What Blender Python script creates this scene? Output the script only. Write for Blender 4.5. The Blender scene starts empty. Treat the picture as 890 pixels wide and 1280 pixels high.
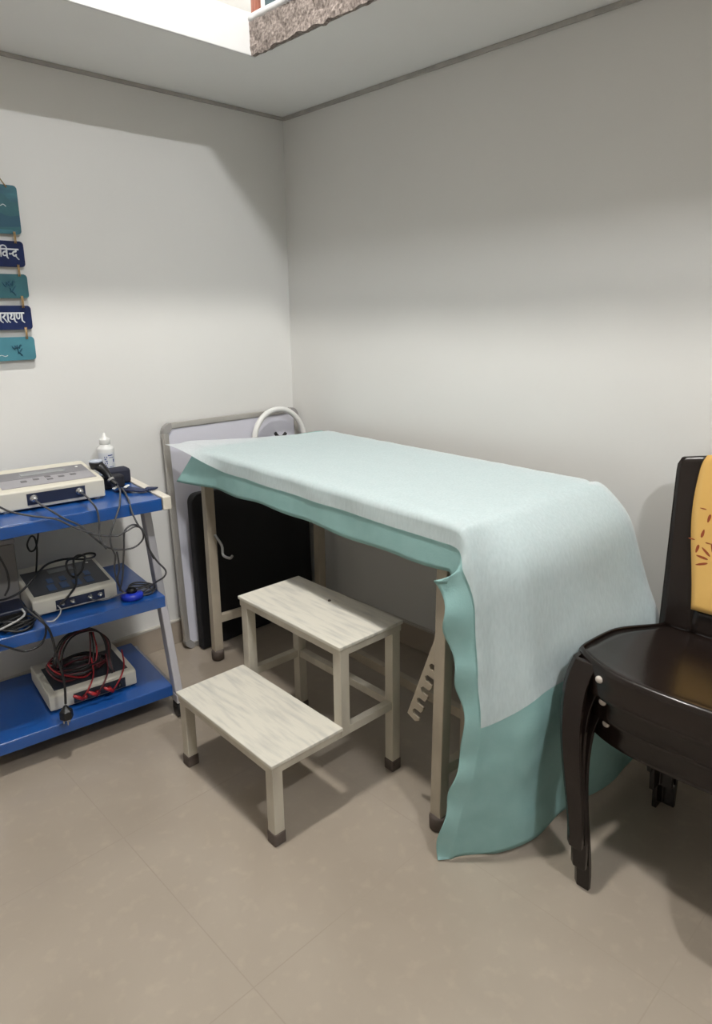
import bpy, math, random
from mathutils import Vector, Matrix, noise
random.seed(7)
scn = bpy.context.scene
COL = scn.collection
PI = math.pi

# ------------------------------------------------------------------ materials
def mat(name, col, rough=.5, metal=0., spec=.5, noise_amt=0., scale=8., col2=None, stretch=(1, 1, 1),
        bump=0., bscale=60., coat=0., emit=None, estr=0., contrast=(.35, .65), transl=0., alpha=None):
    m = bpy.data.materials.new(name); m.use_nodes = True
    nt = m.node_tree; N = nt.nodes; L = nt.links
    b = N['Principled BSDF']
    b.inputs['Base Color'].default_value = (*col, 1)
    b.inputs['Roughness'].default_value = rough
    b.inputs['Metallic'].default_value = metal
    b.inputs['Specular IOR Level'].default_value = spec
    b.inputs['Coat Weight'].default_value = coat
    b.inputs['Coat Roughness'].default_value = .12
    tc = N.new('ShaderNodeTexCoord'); mp = N.new('ShaderNodeMapping')
    mp.inputs['Scale'].default_value = stretch
    L.new(tc.outputs['Object'], mp.inputs['Vector'])
    if col2:
        n = N.new('ShaderNodeTexNoise'); n.inputs['Scale'].default_value = scale
        n.inputs['Detail'].default_value = 5
        L.new(mp.outputs[0], n.inputs['Vector'])
        r = N.new('ShaderNodeValToRGB')
        r.color_ramp.elements[0].position = contrast[0]; r.color_ramp.elements[1].position = contrast[1]
        r.color_ramp.elements[0].color = (*col, 1); r.color_ramp.elements[1].color = (*col2, 1)
        L.new(n.outputs['Fac'], r.inputs['Fac']); L.new(r.outputs['Color'], b.inputs['Base Color'])
    if bump:
        n2 = N.new('ShaderNodeTexNoise'); n2.inputs['Scale'].default_value = bscale
        n2.inputs['Detail'].default_value = 4
        L.new(mp.outputs[0], n2.inputs['Vector'])
        bp = N.new('ShaderNodeBump'); bp.inputs['Strength'].default_value = bump
        bp.inputs['Distance'].default_value = .004
        L.new(n2.outputs['Fac'], bp.inputs['Height']); L.new(bp.outputs[0], b.inputs['Normal'])
    if emit:
        b.inputs['Emission Color'].default_value = (*emit, 1); b.inputs['Emission Strength'].default_value = estr
    if transl or alpha is not None:
        out = N['Material Output']
        cur = b.outputs[0]
        if transl:
            t = N.new('ShaderNodeBsdfTranslucent'); t.inputs['Color'].default_value = (*(col2 or col), 1)
            mx = N.new('ShaderNodeMixShader'); mx.inputs[0].default_value = transl
            L.new(cur, mx.inputs[1]); L.new(t.outputs[0], mx.inputs[2]); cur = mx.outputs[0]
        if alpha is not None:
            tr = N.new('ShaderNodeBsdfTransparent')
            mx = N.new('ShaderNodeMixShader')
            n3 = N.new('ShaderNodeTexNoise'); n3.inputs['Scale'].default_value = 170; n3.inputs['Detail'].default_value = 6
            mp3 = N.new('ShaderNodeMapping'); mp3.inputs['Scale'].default_value = (1, 1, .25)
            L.new(tc.outputs['Object'], mp3.inputs['Vector']); L.new(mp3.outputs[0], n3.inputs['Vector'])
            mr = N.new('ShaderNodeMapRange'); mr.inputs['From Min'].default_value = .3; mr.inputs['From Max'].default_value = .7
            mr.inputs['To Min'].default_value = alpha - .035; mr.inputs['To Max'].default_value = alpha + .035
            L.new(n3.outputs['Fac'], mr.inputs['Value']); L.new(mr.outputs[0], mx.inputs[0])
            L.new(tr.outputs[0], mx.inputs[1]); L.new(cur, mx.inputs[2]); cur = mx.outputs[0]
        L.new(cur, out.inputs['Surface'])
    return m

M = {}
M['wall'] = mat('wall_paint', (.715, .71, .69), .75, col2=(.70, .695, .675), scale=2.2, bump=.12, bscale=18)
M['wall_far'] = mat('low_bounce_wall', (.44, .42, .385), .75, bump=.1, bscale=18)  # for the unseen walls: colour darkened to cut bounced light
M['soffit'] = mat('soffit_paint', (.80, .80, .785), .8, col2=(.785, .785, .77), scale=3)
M['gap'] = mat('dark_joint', (.36, .35, .33), .9, col2=(.44, .42, .39), scale=20)
M['skirt'] = mat('skirting_tile', (.42, .36, .29), .35, col2=(.37, .31, .25), scale=5)
M['skirt_top'] = mat('skirting_top', (.50, .47, .42), .7)
M['granite'] = mat('rough_granite', (.09, .07, .062), .85, col2=(.34, .29, .26), scale=130, bump=.5, bscale=160, contrast=(.3, .7))
M['plaster'] = mat('white_plaster', (.60, .60, .60), .6, bump=.2, bscale=12)
M['post'] = mat('red_wood', (.20, .05, .03), .5, col2=(.50, .24, .16), scale=14, stretch=(1, 1, .1), contrast=(.4, .6))
M['tealdark'] = mat('dark_teal_board', (.045, .085, .10), .5)
M['cream'] = mat('cream_laminate', (.66, .63, .55), .45, col2=(.50, .485, .44), scale=9, stretch=(1.0, 7, 1), bump=.15, bscale=30, contrast=(.45, .72))
M['beige'] = mat('beige_enamel', (.46, .40, .31), .45, col2=(.36, .31, .24), scale=12, stretch=(1, 1, .5), bump=.1, bscale=40)
M['stoolleg'] = mat('cream_painted_steel', (.56, .52, .43), .45, col2=(.44, .40, .33), scale=14, stretch=(1, 1, .35), bump=.15, bscale=40)
M['rubber'] = mat('rubber_cap', (.085, .065, .055), .75, col2=(.12, .095, .08), scale=30)
M['board'] = mat('plywood_top', (.30, .24, .18), .7)
M['teal'] = mat('teal_sheet', (.33, .56, .545), .8, col2=(.36, .59, .575), scale=30, transl=.25, bump=.12, bscale=260)
M['white_sheet'] = mat('white_nonwoven', (.87, .92, .945), .85, col2=(.84, .90, .925), scale=40, transl=.28, alpha=.71, bump=.08, bscale=400)
M['alu'] = mat('aluminium', (.52, .50, .47), .38, metal=.55, col2=(.44, .42, .39), scale=4, stretch=(1, 1, .3))
M['wb'] = mat('whiteboard', (.66, .66, .74), .25)
M['greyplastic'] = mat('grey_plastic', (.30, .29, .28), .5)
M['whiteplastic'] = mat('white_plastic', (.72, .72, .70), .35)
M['blackfoam'] = mat('black_vinyl', (.006, .006, .008), .65, bump=.1)
M['blue'] = mat('blue_enamel', (.006, .066, .275), .28, col2=(.008, .075, .30), scale=6, coat=.4)
M['lilac'] = mat('silver_lilac_steel', (.48, .47, .50), .4, metal=.15)
M['creambar'] = mat('cream_steel', (.66, .62, .54), .45)
M['case'] = mat('cream_case', (.62, .59, .50), .5)
M['case_dark'] = mat('grey_case', (.22, .21, .20), .6)
M['panel_grey'] = mat('grey_panel', (.30, .29, .31), .4)
M['panel_dark'] = mat('charcoal_panel', (.022, .026, .034), .35)
M['panel_navy'] = mat('navy_panel', (.012, .018, .045), .4)
M['lcd'] = mat('lcd', (.24, .25, .26), .2)
M['button'] = mat('button_blue', (.035, .075, .17), .5)
M['buttong'] = mat('button_grey', (.16, .155, .16), .5)
M['black'] = mat('black_plastic', (.008, .008, .009), .4)
M['blacksoft'] = mat('black_cloth', (.012, .012, .018), .85)
M['cable'] = mat('grey_cable', (.055, .055, .06), .5)
M['cablek'] = mat('black_cable', (.008, .008, .009), .45)
M['cablew'] = mat('pale_cable', (.30, .30, .30), .5)
M['red'] = mat('red_plastic', (.28, .012, .016), .4)
M['darkred'] = mat('dark_red_wire', (.085, .008, .012), .45)
M['steel'] = mat('steel', (.5, .5, .5), .25, metal=.9)
M['bottle'] = mat('bottle_plastic', (.72, .72, .71), .35)
M['label'] = mat('bottle_label', (.66, .68, .71), .4)
M['ink'] = mat('blue_ink', (.03, .06, .25), .5)
M['bluedisc'] = mat('cobalt_plastic', (.01, .03, .40), .35)
M['brown'] = mat('dark_brown_plastic', (.012, .0075, .006), .24, spec=.4, coat=.15, bump=.05, bscale=120)
M['yellow'] = mat('yellow_plastic', (.74, .46, .14), .32, col2=(.70, .42, .12), scale=5)
M['redbrown'] = mat('red_brown_petal', (.27, .05, .01), .5)
M['stud'] = mat('pearl_stud', (.52, .47, .42), .2)
M['navysign'] = mat('navy_sign', (.005, .012, .055), .6, spec=.25, col2=(.008, .018, .08), scale=20)
M['tealsign'] = mat('teal_sign', (.018, .09, .115), .45, col2=(.026, .12, .14), scale=14)
M['lightteal'] = mat('light_teal_sign', (.06, .22, .27), .45, col2=(.045, .17, .22), scale=12)
M['painted'] = mat('painted_sign', (.04, .16, .20), .45, col2=(.012, .06, .10), scale=9, stretch=(.6, 1, 2.2), contrast=(.42, .6))
M['signdark'] = mat('sign_dark_paint', (.012, .075, .12), .5)
M['signwhite'] = mat('sign_white_paint', (.62, .64, .66), .5)
M['rope'] = mat('jute_rope', (.36, .24, .11), .85)
M['lampglow'] = mat('lamp_diffuser', (.9, .9, .9), .5, emit=(1, .965, .91), estr=1)

def floor_mat():
    m = mat('floor_tile', (.47, .40, .325), .28, coat=.15)
    nt = m.node_tree; N = nt.nodes; L = nt.links; b = N['Principled BSDF']
    tc = N.new('ShaderNodeTexCoord')
    br = N.new('ShaderNodeTexBrick'); br.offset = 0; br.squash = 1
    br.inputs['Scale'].default_value = 1; br.inputs['Brick Width'].default_value = .55; br.inputs['Row Height'].default_value = .55
    br.inputs['Mortar Size'].default_value = .0016; br.inputs['Mortar Smooth'].default_value = .3
    mp = N.new('ShaderNodeMapping'); mp.inputs['Location'].default_value = (.17, .30, 0)
    L.new(tc.outputs['Object'], mp.inputs['Vector']); L.new(mp.outputs[0], br.inputs['Vector'])
    n = N.new('ShaderNodeTexNoise'); n.inputs['Scale'].default_value = 2.3; n.inputs['Detail'].default_value = 8; n.inputs['Distortion'].default_value = .8
    r = N.new('ShaderNodeValToRGB'); r.color_ramp.elements[0].position = .35; r.color_ramp.elements[1].position = .68
    r.color_ramp.elements[0].color = (.325, .275, .222, 1); r.color_ramp.elements[1].color = (.375, .322, .262, 1)
    L.new(tc.outputs['Object'], n.inputs['Vector']); L.new(n.outputs['Fac'], r.inputs['Fac'])
    n4 = N.new('ShaderNodeTexNoise'); n4.inputs['Scale'].default_value = 28; n4.inputs['Detail'].default_value = 3
    r4 = N.new('ShaderNodeValToRGB'); r4.color_ramp.elements[0].position = .55; r4.color_ramp.elements[1].position = .75
    r4.color_ramp.elements[0].color = (1, 1, 1, 1); r4.color_ramp.elements[1].color = (1.1, 1.09, 1.08, 1)
    L.new(tc.outputs['Object'], n4.inputs['Vector']); L.new(n4.outputs['Fac'], r4.inputs['Fac'])
    mu = N.new('ShaderNodeMix'); mu.data_type = 'RGBA'; mu.blend_type = 'MULTIPLY'; mu.inputs[0].default_value = 1
    L.new(r.outputs['Color'], mu.inputs[6]); L.new(r4.outputs['Color'], mu.inputs[7])
    mx = N.new('ShaderNodeMix'); mx.data_type = 'RGBA'
    L.new(br.outputs['Fac'], mx.inputs[0]); L.new(mu.outputs[2], mx.inputs[6]); mx.inputs[7].default_value = (.325, .275, .222, 1)
    L.new(mx.outputs[2], b.inputs['Base Color'])
    return m
M['floor'] = floor_mat()

# ------------------------------------------------------------------ helpers
def catmull(pts, n=6, closed=False):
    P = [Vector(p) for p in pts]; out = []
    m = len(P)
    segs = m if closed else m - 1
    for i in range(segs):
        p1 = P[i]; p2 = P[(i + 1) % m]
        p0 = P[(i - 1) % m] if (closed or i > 0) else p1 * 2 - p2
        p3 = P[(i + 2) % m] if (closed or i < m - 2) else p2 * 2 - p1
        for k in range(n):
            t = k / n
            out.append(.5 * ((2 * p1) + (p2 - p0) * t + (2 * p0 - 5 * p1 + 4 * p2 - p3) * t * t + (3 * p1 - p0 - 3 * p2 + p3) * t ** 3))
    if not closed: out.append(P[-1])
    return out

class MB:
    def __init__(s): s.v = []; s.f = []
    def add(s, vs, fs):
        o = len(s.v); s.v += [tuple(v) for v in vs]; s.f += [tuple(i + o for i in f) for f in fs]; return s
    def box(s, x0, x1, y0, y1, z0, z1):
        v = [(x, y, z) for z in (z0, z1) for y in (y0, y1) for x in (x0, x1)]
        return s.add(v, [(0, 2, 3, 1), (4, 5, 7, 6), (0, 1, 5, 4), (2, 6, 7, 3), (0, 4, 6, 2), (1, 3, 7, 5)])
    def bar(s, p, q, w, h, up=(0, 0, 1)):
        p = Vector(p); q = Vector(q); d = (q - p).normalized(); up = Vector(up)
        a = d.cross(up)
        if a.length < 1e-3: a = d.cross(Vector((1, 0, 0)))
        a.normalize(); b = a.cross(d).normalized()
        v = []
        for c in (p, q):
            for (i, j) in ((-1, -1), (1, -1), (1, 1), (-1, 1)): v.append(c + a * i * w / 2 + b * j * h / 2)
        return s.add(v, [(0, 1, 2, 3), (7, 6, 5, 4), (0, 4, 5, 1), (1, 5, 6, 2), (2, 6, 7, 3), (3, 7, 4, 0)])
    def tube(s, pts, r, n=8, closed=False):
        P = [Vector(p) for p in pts]; m = len(P); rr = r if hasattr(r, '__len__') else [r] * m
        vs = []; prev = None
        for i, c in enumerate(P):
            if closed: t = P[(i + 1) % m] - P[(i - 1) % m]
            else: t = P[min(i + 1, m - 1)] - P[max(i - 1, 0)]
            t.normalize()
            if prev is None:
                a = t.cross(Vector((0, 0, 1)))
                if a.length < .05: a = t.cross(Vector((1, 0, 0)))
            else: a = prev - t * prev.dot(t)
            a.normalize(); prev = a; b = t.cross(a)
            for k in range(n):
                g = 2 * PI * k / n; vs.append(c + (a * math.cos(g) + b * math.sin(g)) * rr[i])
        fs = []
        for i in range(m if closed else m - 1):
            j = (i + 1) % m
            for k in range(n): fs.append((i * n + k, i * n + (k + 1) % n, j * n + (k + 1) % n, j * n + k))
        if not closed: fs += [tuple(range(n))[::-1], tuple(range((m - 1) * n, m * n))]
        return s.add(vs, fs)
    def lathe(s, prof, c=(0, 0, 0), n=24, axis=(0, 0, 1)):
        ax = Vector(axis).normalized(); a = ax.cross(Vector((0, 1, 0)))
        if a.length < .05: a = ax.cross(Vector((1, 0, 0)))
        a.normalize(); b = ax.cross(a); c = Vector(c); vs = []; m = len(prof)
        for (r, h) in prof:
            for k in range(n):
                g = 2 * PI * k / n; vs.append(c + ax * h + (a * math.cos(g) + b * math.sin(g)) * r)
        fs = [(i * n + k, i * n + (k + 1) % n, (i + 1) * n + (k + 1) % n, (i + 1) * n + k) for i in range(m - 1) for k in range(n)]
        fs += [tuple(range(n))[::-1], tuple(range((m - 1) * n, m * n))]
        return s.add(vs, fs)
    def prism(s, poly, o, ex, ey, th):
        # polygon in plane (ex,ey) at o, extruded by vector th
        o = Vector(o); ex = Vector(ex); ey = Vector(ey); th = Vector(th); n = len(poly)
        v = [o + ex * a + ey * b for a, b in poly] + [o + ex * a + ey * b + th for a, b in poly]
        return s.add(v, [tuple(range(n))[::-1], tuple(range(n, 2 * n))] + [(i, (i + 1) % n, (i + 1) % n + n, i + n) for i in range(n)])
    def grid(s, fn, nu, nv):
        vs = [fn(i / nu, j / nv) for i in range(nu + 1) for j in range(nv + 1)]
        fs = [(i * (nv + 1) + j, (i + 1) * (nv + 1) + j, (i + 1) * (nv + 1) + j + 1, i * (nv + 1) + j + 1) for i in range(nu) for j in range(nv)]
        return s.add(vs, fs)

def link(name, mb, m, parent=None, bevel=0., smooth=False, solid=0., soff=0., sub=0, seg=2):
    me = bpy.data.meshes.new(name); me.from_pydata(mb.v, [], mb.f); me.update()
    import bmesh
    bm = bmesh.new(); bm.from_mesh(me); bmesh.ops.recalc_face_normals(bm, faces=bm.faces); bm.to_mesh(me); bm.free()
    me.materials.append(m if not isinstance(m, str) else M[m])
    o = bpy.data.objects.new(name, me); COL.objects.link(o)
    if parent: o.parent = parent
    if smooth: me.polygons.foreach_set('use_smooth', [True] * len(me.polygons))
    if sub:
        d = o.modifiers.new('sub', 'SUBSURF'); d.levels = sub; d.render_levels = sub
    if solid:
        d = o.modifiers.new('solid', 'SOLIDIFY'); d.thickness = solid; d.offset = soff
    if bevel:
        d = o.modifiers.new('bevel', 'BEVEL'); d.width = bevel; d.segments = seg; d.limit_method = 'ANGLE'; d.angle_limit = math.radians(35)
        me.polygons.foreach_set('use_smooth', [True] * len(me.polygons))
        w = o.modifiers.new('wn', 'WEIGHTED_NORMAL'); w.keep_sharp = True
    return o

def tag(o, label, cat, group=None):
    o['label'] = label; o['category'] = cat
    if group: o['group'] = group
    return o
def thing(name, label, cat, loc=(0, 0, 0), rz=0., group=None):
    o = bpy.data.objects.new(name, None); COL.objects.link(o)
    o.empty_display_size = .05; o.location = loc; o.rotation_euler = (0, 0, rz)
    return tag(o, label, cat, group)
def struct(name, mb, m, **k):
    o = link(name, mb, m, **k); o['kind'] = 'structure'; return o

def to_frame(o, rz, P):
    c, s = math.cos(rz), math.sin(rz); dx, dy = P[0] - o[0], P[1] - o[1]
    return Vector((dx * c + dy * s, -dx * s + dy * c, P[2]))

# ------------------------------------------------------------------ camera (solved from the room's lines)
F, YAW, PITCH, ROLL = 853.63, .76737, .22822, -.0143
CAM = Vector((-1.85418, -2.31031, 1.26))
cy_, sy_, cp_, sp_ = math.cos(YAW), math.sin(YAW), math.cos(PITCH), math.sin(PITCH)
fwd = Vector((sy_ * cp_, cy_ * cp_, -sp_)); right0 = Vector((cy_, -sy_, 0)); up0 = right0.cross(fwd)
rgt = right0 * math.cos(ROLL) + up0 * math.sin(ROLL); upv = -right0 * math.sin(ROLL) + up0 * math.cos(ROLL)
cd = bpy.data.cameras.new('camera'); cam = bpy.data.objects.new('camera', cd); COL.objects.link(cam)
cam.matrix_world = Matrix(((rgt.x, upv.x, -fwd.x, CAM.x), (rgt.y, upv.y, -fwd.y, CAM.y), (rgt.z, upv.z, -fwd.z, CAM.z), (0, 0, 0, 1)))
cd.sensor_fit = 'VERTICAL'; cd.sensor_height = 36; cd.lens = F / 1280 * 36; cd.shift_y = -(640 - 593.3) / 1280
cd.clip_start = .02
scn.camera = cam
def ray(px, py): return fwd + rgt * ((px - 445) / F) - upv * ((py - 593.3) / F)
def at_plane(px, py, o, n):
    d = ray(px, py); n = Vector(n); t = (Vector(o) - CAM).dot(n) / d.dot(n); return CAM + d * t

# ------------------------------------------------------------------ room shell
H, TOP = 2.027, 3.15
XL, YF = -3.0, -3.4
struct('floor', MB().box(XL, .1, YF, .1, -.06, 0), 'floor')
struct('wall_back', MB().box(XL - .1, .1, 0, .1, 0, TOP), 'wall')
struct('wall_right', MB().box(0, .1, YF, 0, 0, TOP), 'wall')
struct('wall_left', MB().box(XL - .1, XL, YF, 0, 0, TOP), 'wall_far')
struct('wall_front', MB().box(XL - .1, .1, YF - .1, YF, 0, TOP), 'wall_far')
struct('ceiling', MB().box(XL - .1, .1, YF - .1, .1, TOP, TOP + .1), 'soffit')
# low loft slab running round two sides of the room
EX, EY = -.465, -.453
sl = MB()
poly = [(XL, 0), (XL, EY), (EX, EY), (EX, YF), (0, YF), (0, 0)]
sl.prism(poly, (0, 0, H), (1, 0, 0), (0, 1, 0), (0, 0, .085))
struct('ceiling_loft_slab', sl, 'soffit')
struct('trim_1', MB().box(XL, EX + .002, EY - .008, EY, H - .002, H + .115), 'plaster', bevel=.003)
fr = MB(); ny = 110
def frough(i, j):
    y = EY - .004 - i * 2.2; z = H - .001 + j * .088
    e = noise.noise(Vector((y * 26, z * 26, 0))) * .006 + noise.noise(Vector((y * 90, z * 90, 3))) * .004
    if j in (0,): z += noise.noise(Vector((y * 30, 7, 1))) * .008 - .002
    return (EX - .008 + e, y, z)
fr.grid(frough, 260, 8)
struct('trim_2', fr, 'granite', solid=.012, soff=1)
fr = MB()
pts = [(EX - .012 + noise.noise(Vector((k * .3, 0, 0))) * .008, EY - .004 - k * .05, H + .098 + noise.noise(Vector((k * .4, 5, 0))) * .006) for k in range(45)]
fr.tube(catmull(pts, 3), .013, 10)
struct('trim_3', fr, 'plaster', smooth=True)
# dark joint between slab and walls
j = MB(); j.box(XL, -.001, -.009, -.001, H - .012, H - .001)
struct('trim_4', j, 'gap')
j = MB(); j.box(-.009, -.001, YF, -.010, H - .014, H - .001)
struct('trim_5', j, 'gap')
# skirting
def skirt(name, horiz):
    m = MB()
    if horiz: m.box(XL, -.001, -.012, 0, 0, .092)
    else: m.box(-.012, 0, YF, -.012, 0, .092)
    o = struct(name, m, 'skirt', bevel=.002)
    m = MB()
    if horiz: m.box(XL, -.001, -.014, 0, .092, .099)
    else: m.box(-.014, 0, YF, -.014, .092, .099)
    t = link('skirting_top', m, 'skirt_top', o)
skirt('baseboard_back', True); skirt('baseboard_right', False)

# things standing up on the loft slab
o = link('wooden_post', MB().box(-.452, -.427, -.447, -.427, H + .085, H + .62), 'post', bevel=.003)
tag(o, 'reddish streaked wooden post standing on the corner of the loft edge', 'post')
t = thing('dark_panel', 'dark teal panel standing on the loft edge beside the wooden post', 'panel', (EX + .03, -.50, H + .085))
link('panel_face', MB().box(-.004, .012, -.55, .02, 0, .42), 'tealdark', t, bevel=.002)
link('panel_edge', MB().box(-.006, .014, .021, .032, 0, .42), 'whiteplastic', t, bevel=.002)

# ------------------------------------------------------------------ lamps
def lamp_mesh(name, mb, m, parent): return link(name, mb, m, parent)
t = thing('ceiling_light', 'round flat ceiling lamp in the middle of the high ceiling', 'ceiling light', (-1.13, -1.145, TOP))
link('housing', MB().lathe([(.11, 0), (.115, -.01), (.112, -.045), (.10, -.05)], n=40), 'whiteplastic', t, smooth=True)
mg = mat('glow_round', (.9, .9, .9), emit=(1, .97, .92), estr=700.)
link('diffuser', MB().lathe([(.081, -.0505), (.079, -.056), (.0, -.0575)], n=40), mg, t)
t = thing('tube_light', 'short white tube lamp mounted high on the wall behind the camera', 'wall light', (-1.35, YF, 3.0))
link('housing', MB().box(-.15, .15, 0, .045, -.035, .035), 'whiteplastic', t, bevel=.006)
mg2 = mat('glow_tube', (.9, .9, .9), emit=(.98, .99, 1.0), estr=1330.)
link('tube', MB().tube([(-.115, .065, 0), (.115, .065, 0)], .018, 16), mg2, t, smooth=True)

# ------------------------------------------------------------------ step stool
SR = -1.5957
t = thing('step_stool', 'cream painted two-step stool with streaky laminate treads in front of the couch', 'step stool', (-1.0111, -.6951, 0), SR)
W, D1, D2, H1, H2 = .452, .2187, .2234, .2297, .4552
lg = .030
def tread(y0, y1, z):
    o = link('tread', MB().box(-.004, W + .004, y0 - .004, y1 + .004, z - .010, z), 'cream', t, bevel=.002)
    fr = MB()
    fr.box(0, W, y0, y0 + .004, z - .030, z - .0105); fr.box(0, W, y1 - .004, y1, z - .030, z - .0105)
    fr.box(0, .004, y0 + .004, y1 - .004, z - .030, z - .0105); fr.box(W - .004, W, y0 + .004, y1 - .004, z - .030, z - .0105)
    link('tread_frame', fr, 'stoolleg', t, bevel=.001)
tread(0, D1, H1); tread(D1 + .002, D1 + D2, H2)
def sleg(x, y, z0, z1, cap=True):
    o = link('leg', MB().box(x, x + lg, y, y + lg, z0 + (.030 if cap else 0), z1), 'stoolleg', t, bevel=.002)
    if cap: link('rubber_foot', MB().box(x - .002, x + lg + .002, y - .002, y + lg + .002, 0, .034), 'rubber', o, bevel=.003)
sleg(.002, .002, 0, H1 - .0105); sleg(W - lg - .002, .002, 0, H1 - .0105)
DD = D1 + D2
sleg(.002, DD - lg - .002, 0, H2 - .0105); sleg(W - lg - .002, DD - lg - .002, 0, H2 - .0105)
sleg(.002, D1 + .004, H1 - .030, H2 - .0105, False); sleg(W - lg - .002, D1 + .004, H1 - .030, H2 - .0105, False)
for x in (.004, W - .026):
    link('side_rail', MB().box(x, x + .022, D1 - .02, DD - lg, H1 - .034, H1 - .0105), 'stoolleg', t, bevel=.0015)
link('rear_rail', MB().box(.02, W - .02, DD - .028, DD - .006, H1 - .034, H1 - .010), 'stoolleg', t, bevel=.0015)
link('screw', MB().lathe([(.005, 0), (.004, .003), (0, .004)], (W * .48, D1 + D2 - .055, H2), 12), 'rubber', t)

# ------------------------------------------------------------------ treatment couch
TO = (-.61, -.22); TR = -.0702
L_, WD = 1.213, .545
tb = thing('treatment_couch', 'beige steel framed treatment couch draped with sheets along the right wall', 'examination table', (TO[0], TO[1], 0), TR)
link('top_board', MB().box(.0, WD, -L_, 0, .785, .806), 'board', tb, bevel=.006)
fr = MB()
for x in (.012, WD - .035): fr.box(x, x + .025, -L_ + .02, -.005, .752, .7845)
for y in (-L_ + .02, -.62, -.03): fr.box(.037, WD - .035, y, y + .025, .7545, .7845)
link('top_frame', fr, 'beige', tb, bevel=.002)
def tleg(x, y, w=.036, d=.03, x1=None, z1=.752):
    x1 = x if x1 is None else x1
    o = link('leg', MB().bar((x, y, .02), (x1, y, z1), w, d, (0, 1, 0)), 'beige', tb, bevel=.003)
    link('rubber_foot', MB().lathe([(.017, 0), (.023, .004), (.024, .035), (.021, .042)], (x, y, 0), 16), 'rubber', o, smooth=True)
    return o
tleg(.018, -.015); tleg(.004, -1.165, .03, .034, .018)
tleg(.495, -.035, .034, .034); tleg(.50, -1.165, .034, .034)
sup = link('support_leg', MB().bar((.205, -1.075, .03), (.205, -1.075, .752), .022, .022, (0, 1, 0)), 'beige', tb, bevel=.002)
link('rubber_foot', MB().lathe([(.013, 0), (.018, .004), (.018, .03), (.014, .036)], (.205, -1.075, 0), 16), 'rubber', sup, smooth=True)
link('side_rail', MB().bar((.034, -.015, .162), (.48, -.035, .162), .022, .03), 'beige', tb, bevel=.002)
link('side_rail', MB().bar((.02, -1.165, .162), (.485, -1.165, .162), .022, .03), 'beige', tb, bevel=.002)
link('centre_rail', MB().bar((.235, -.036, .166), (.235, -1.155, .166), .022, .03), 'beige', tb, bevel=.002)
# toothed backrest ratchet by the near leg
def ratchet():
    p0 = to_frame(TO, TR, (-.678, -1.362, .52)); p1 = to_frame(TO, TR, (-.668, -1.262, .262))
    d = (p1 - p0); Ln = d.length; d.normalize(); n = Vector((1, 0, 0)); side = d.cross(n).normalized()
    if side.z > 0: side = -side
    w = .040; poly = [(0, 0), (Ln, 0), (Ln, w * .75)]
    k = 5; s0 = Ln - .012
    for i in range(k):
        a = s0 - i * .040
        poly += [(a, w), (a - .006, w * .95), (a - .004, w * .45), (a - .012, w * .28), (a - .022, w * .42), (a - .026, w * .9)]
    poly += [(.02, w), (0, w * .9)]
    m = MB().prism(poly, p0 - n * .003, d, side, n * .006)
    link('ratchet_bar', m, 'beige', tb)
ratchet()
link('pull_tab', MB().tube(catmull([(.02, -.045, .50), (.035, -.065, .46), (.03, -.08, .43), (.045, -.10, .42), (.05, -.11, .43)], 4), .005, 8), 'greyplastic', tb, smooth=True)

# sheets
def sm(a, b, x):
    t_ = max(0, min(1, (x - a) / (b - a))); return t_ * t_ * (3 - 2 * t_)
def sheet_fn(z0, out, kind):
    U = L_; 
    def endprof(a, v):
        # cloth profile over the end: horizontal run dy and drop dz after arc length a; v 0 front .. 1 wall
        q = 1 - sm(0, .22, v)
        keys = [(0, 4 + 10 * q), (.03, 38 + 26 * q), (.10, 50 + 24 * q), (.15, 68 + 4 * v + 12 * q), (.20, 86 - 10 * v), (.28, 86 - 13 * v), (.46, 84 - 13 * v), (.52, 90 + 6 * v), (2, 90 + 6 * v)]
        dy = dz = 0.; st = .01; t_ = 0.
        while t_ < a - 1e-9:
            h = min(st, a - t_); m_ = t_ + h / 2
            for (a0, g0), (a1, g1) in zip(keys[:-1], keys[1:]):
                if a0 <= m_ <= a1: g = g0 + (g1 - g0) * (m_ - a0) / (a1 - a0); break
            dy += math.cos(math.radians(g)) * h; dz += math.sin(math.radians(g)) * h; t_ += h
        return dy, dz
    def f(u, w):
        # u: along from far end (can be negative), w: across, 0 at wall edge, WD at front edge, larger hangs
        a = u - U; b = w - WD
        x = WD - w; y = -u; z = z0
        nz = noise.noise(Vector((u * 7, w * 7, z0 * 9)))
        n2 = noise.noise(Vector((u * 16, w * 16, z0 * 5)))
        if b > 0:
            x = -.006 - out - b * .10 - .006 * nz * min(1, b / .04); z = z0 - b * .97
        if a > 0:
            v = max(0, min(1, (WD - w) / WD))
            dy, dz = endprof(a, v)
            ripple = (.010 * math.sin(w * 23 + a * 5) + .010 * nz + .004 * n2) * sm(.1, .6, a)
            y = -U - dy - out - ripple; z = z0 - dz
            x = (WD - w) + .12 * min(a, .5) * sm(.5, 1, v) 
            if b > 0:
                k = sm(0, .13, a)
                x = -.006 - out - b * (.10 + .38 * k) + .006 * math.sin(a * 48) * k * (b / .1)
                y += b * .42 * k + .007 * math.sin(a * 48 + 1.5) * k * (b / .1)
                z -= b * .97 * (1 - sm(0, .15, a))
                z = z if kind == 'white' else z
        if a <= 0 and b <= 0:
            e = min(-a, -b, 1)
            z += .0015 * n2
            if -b < .02: z -= (.02 + b) ** 2 * 12
            if -a < .03: z -= (.03 + a) ** 2 * 10
        return [x, y, z]
    return f

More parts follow.
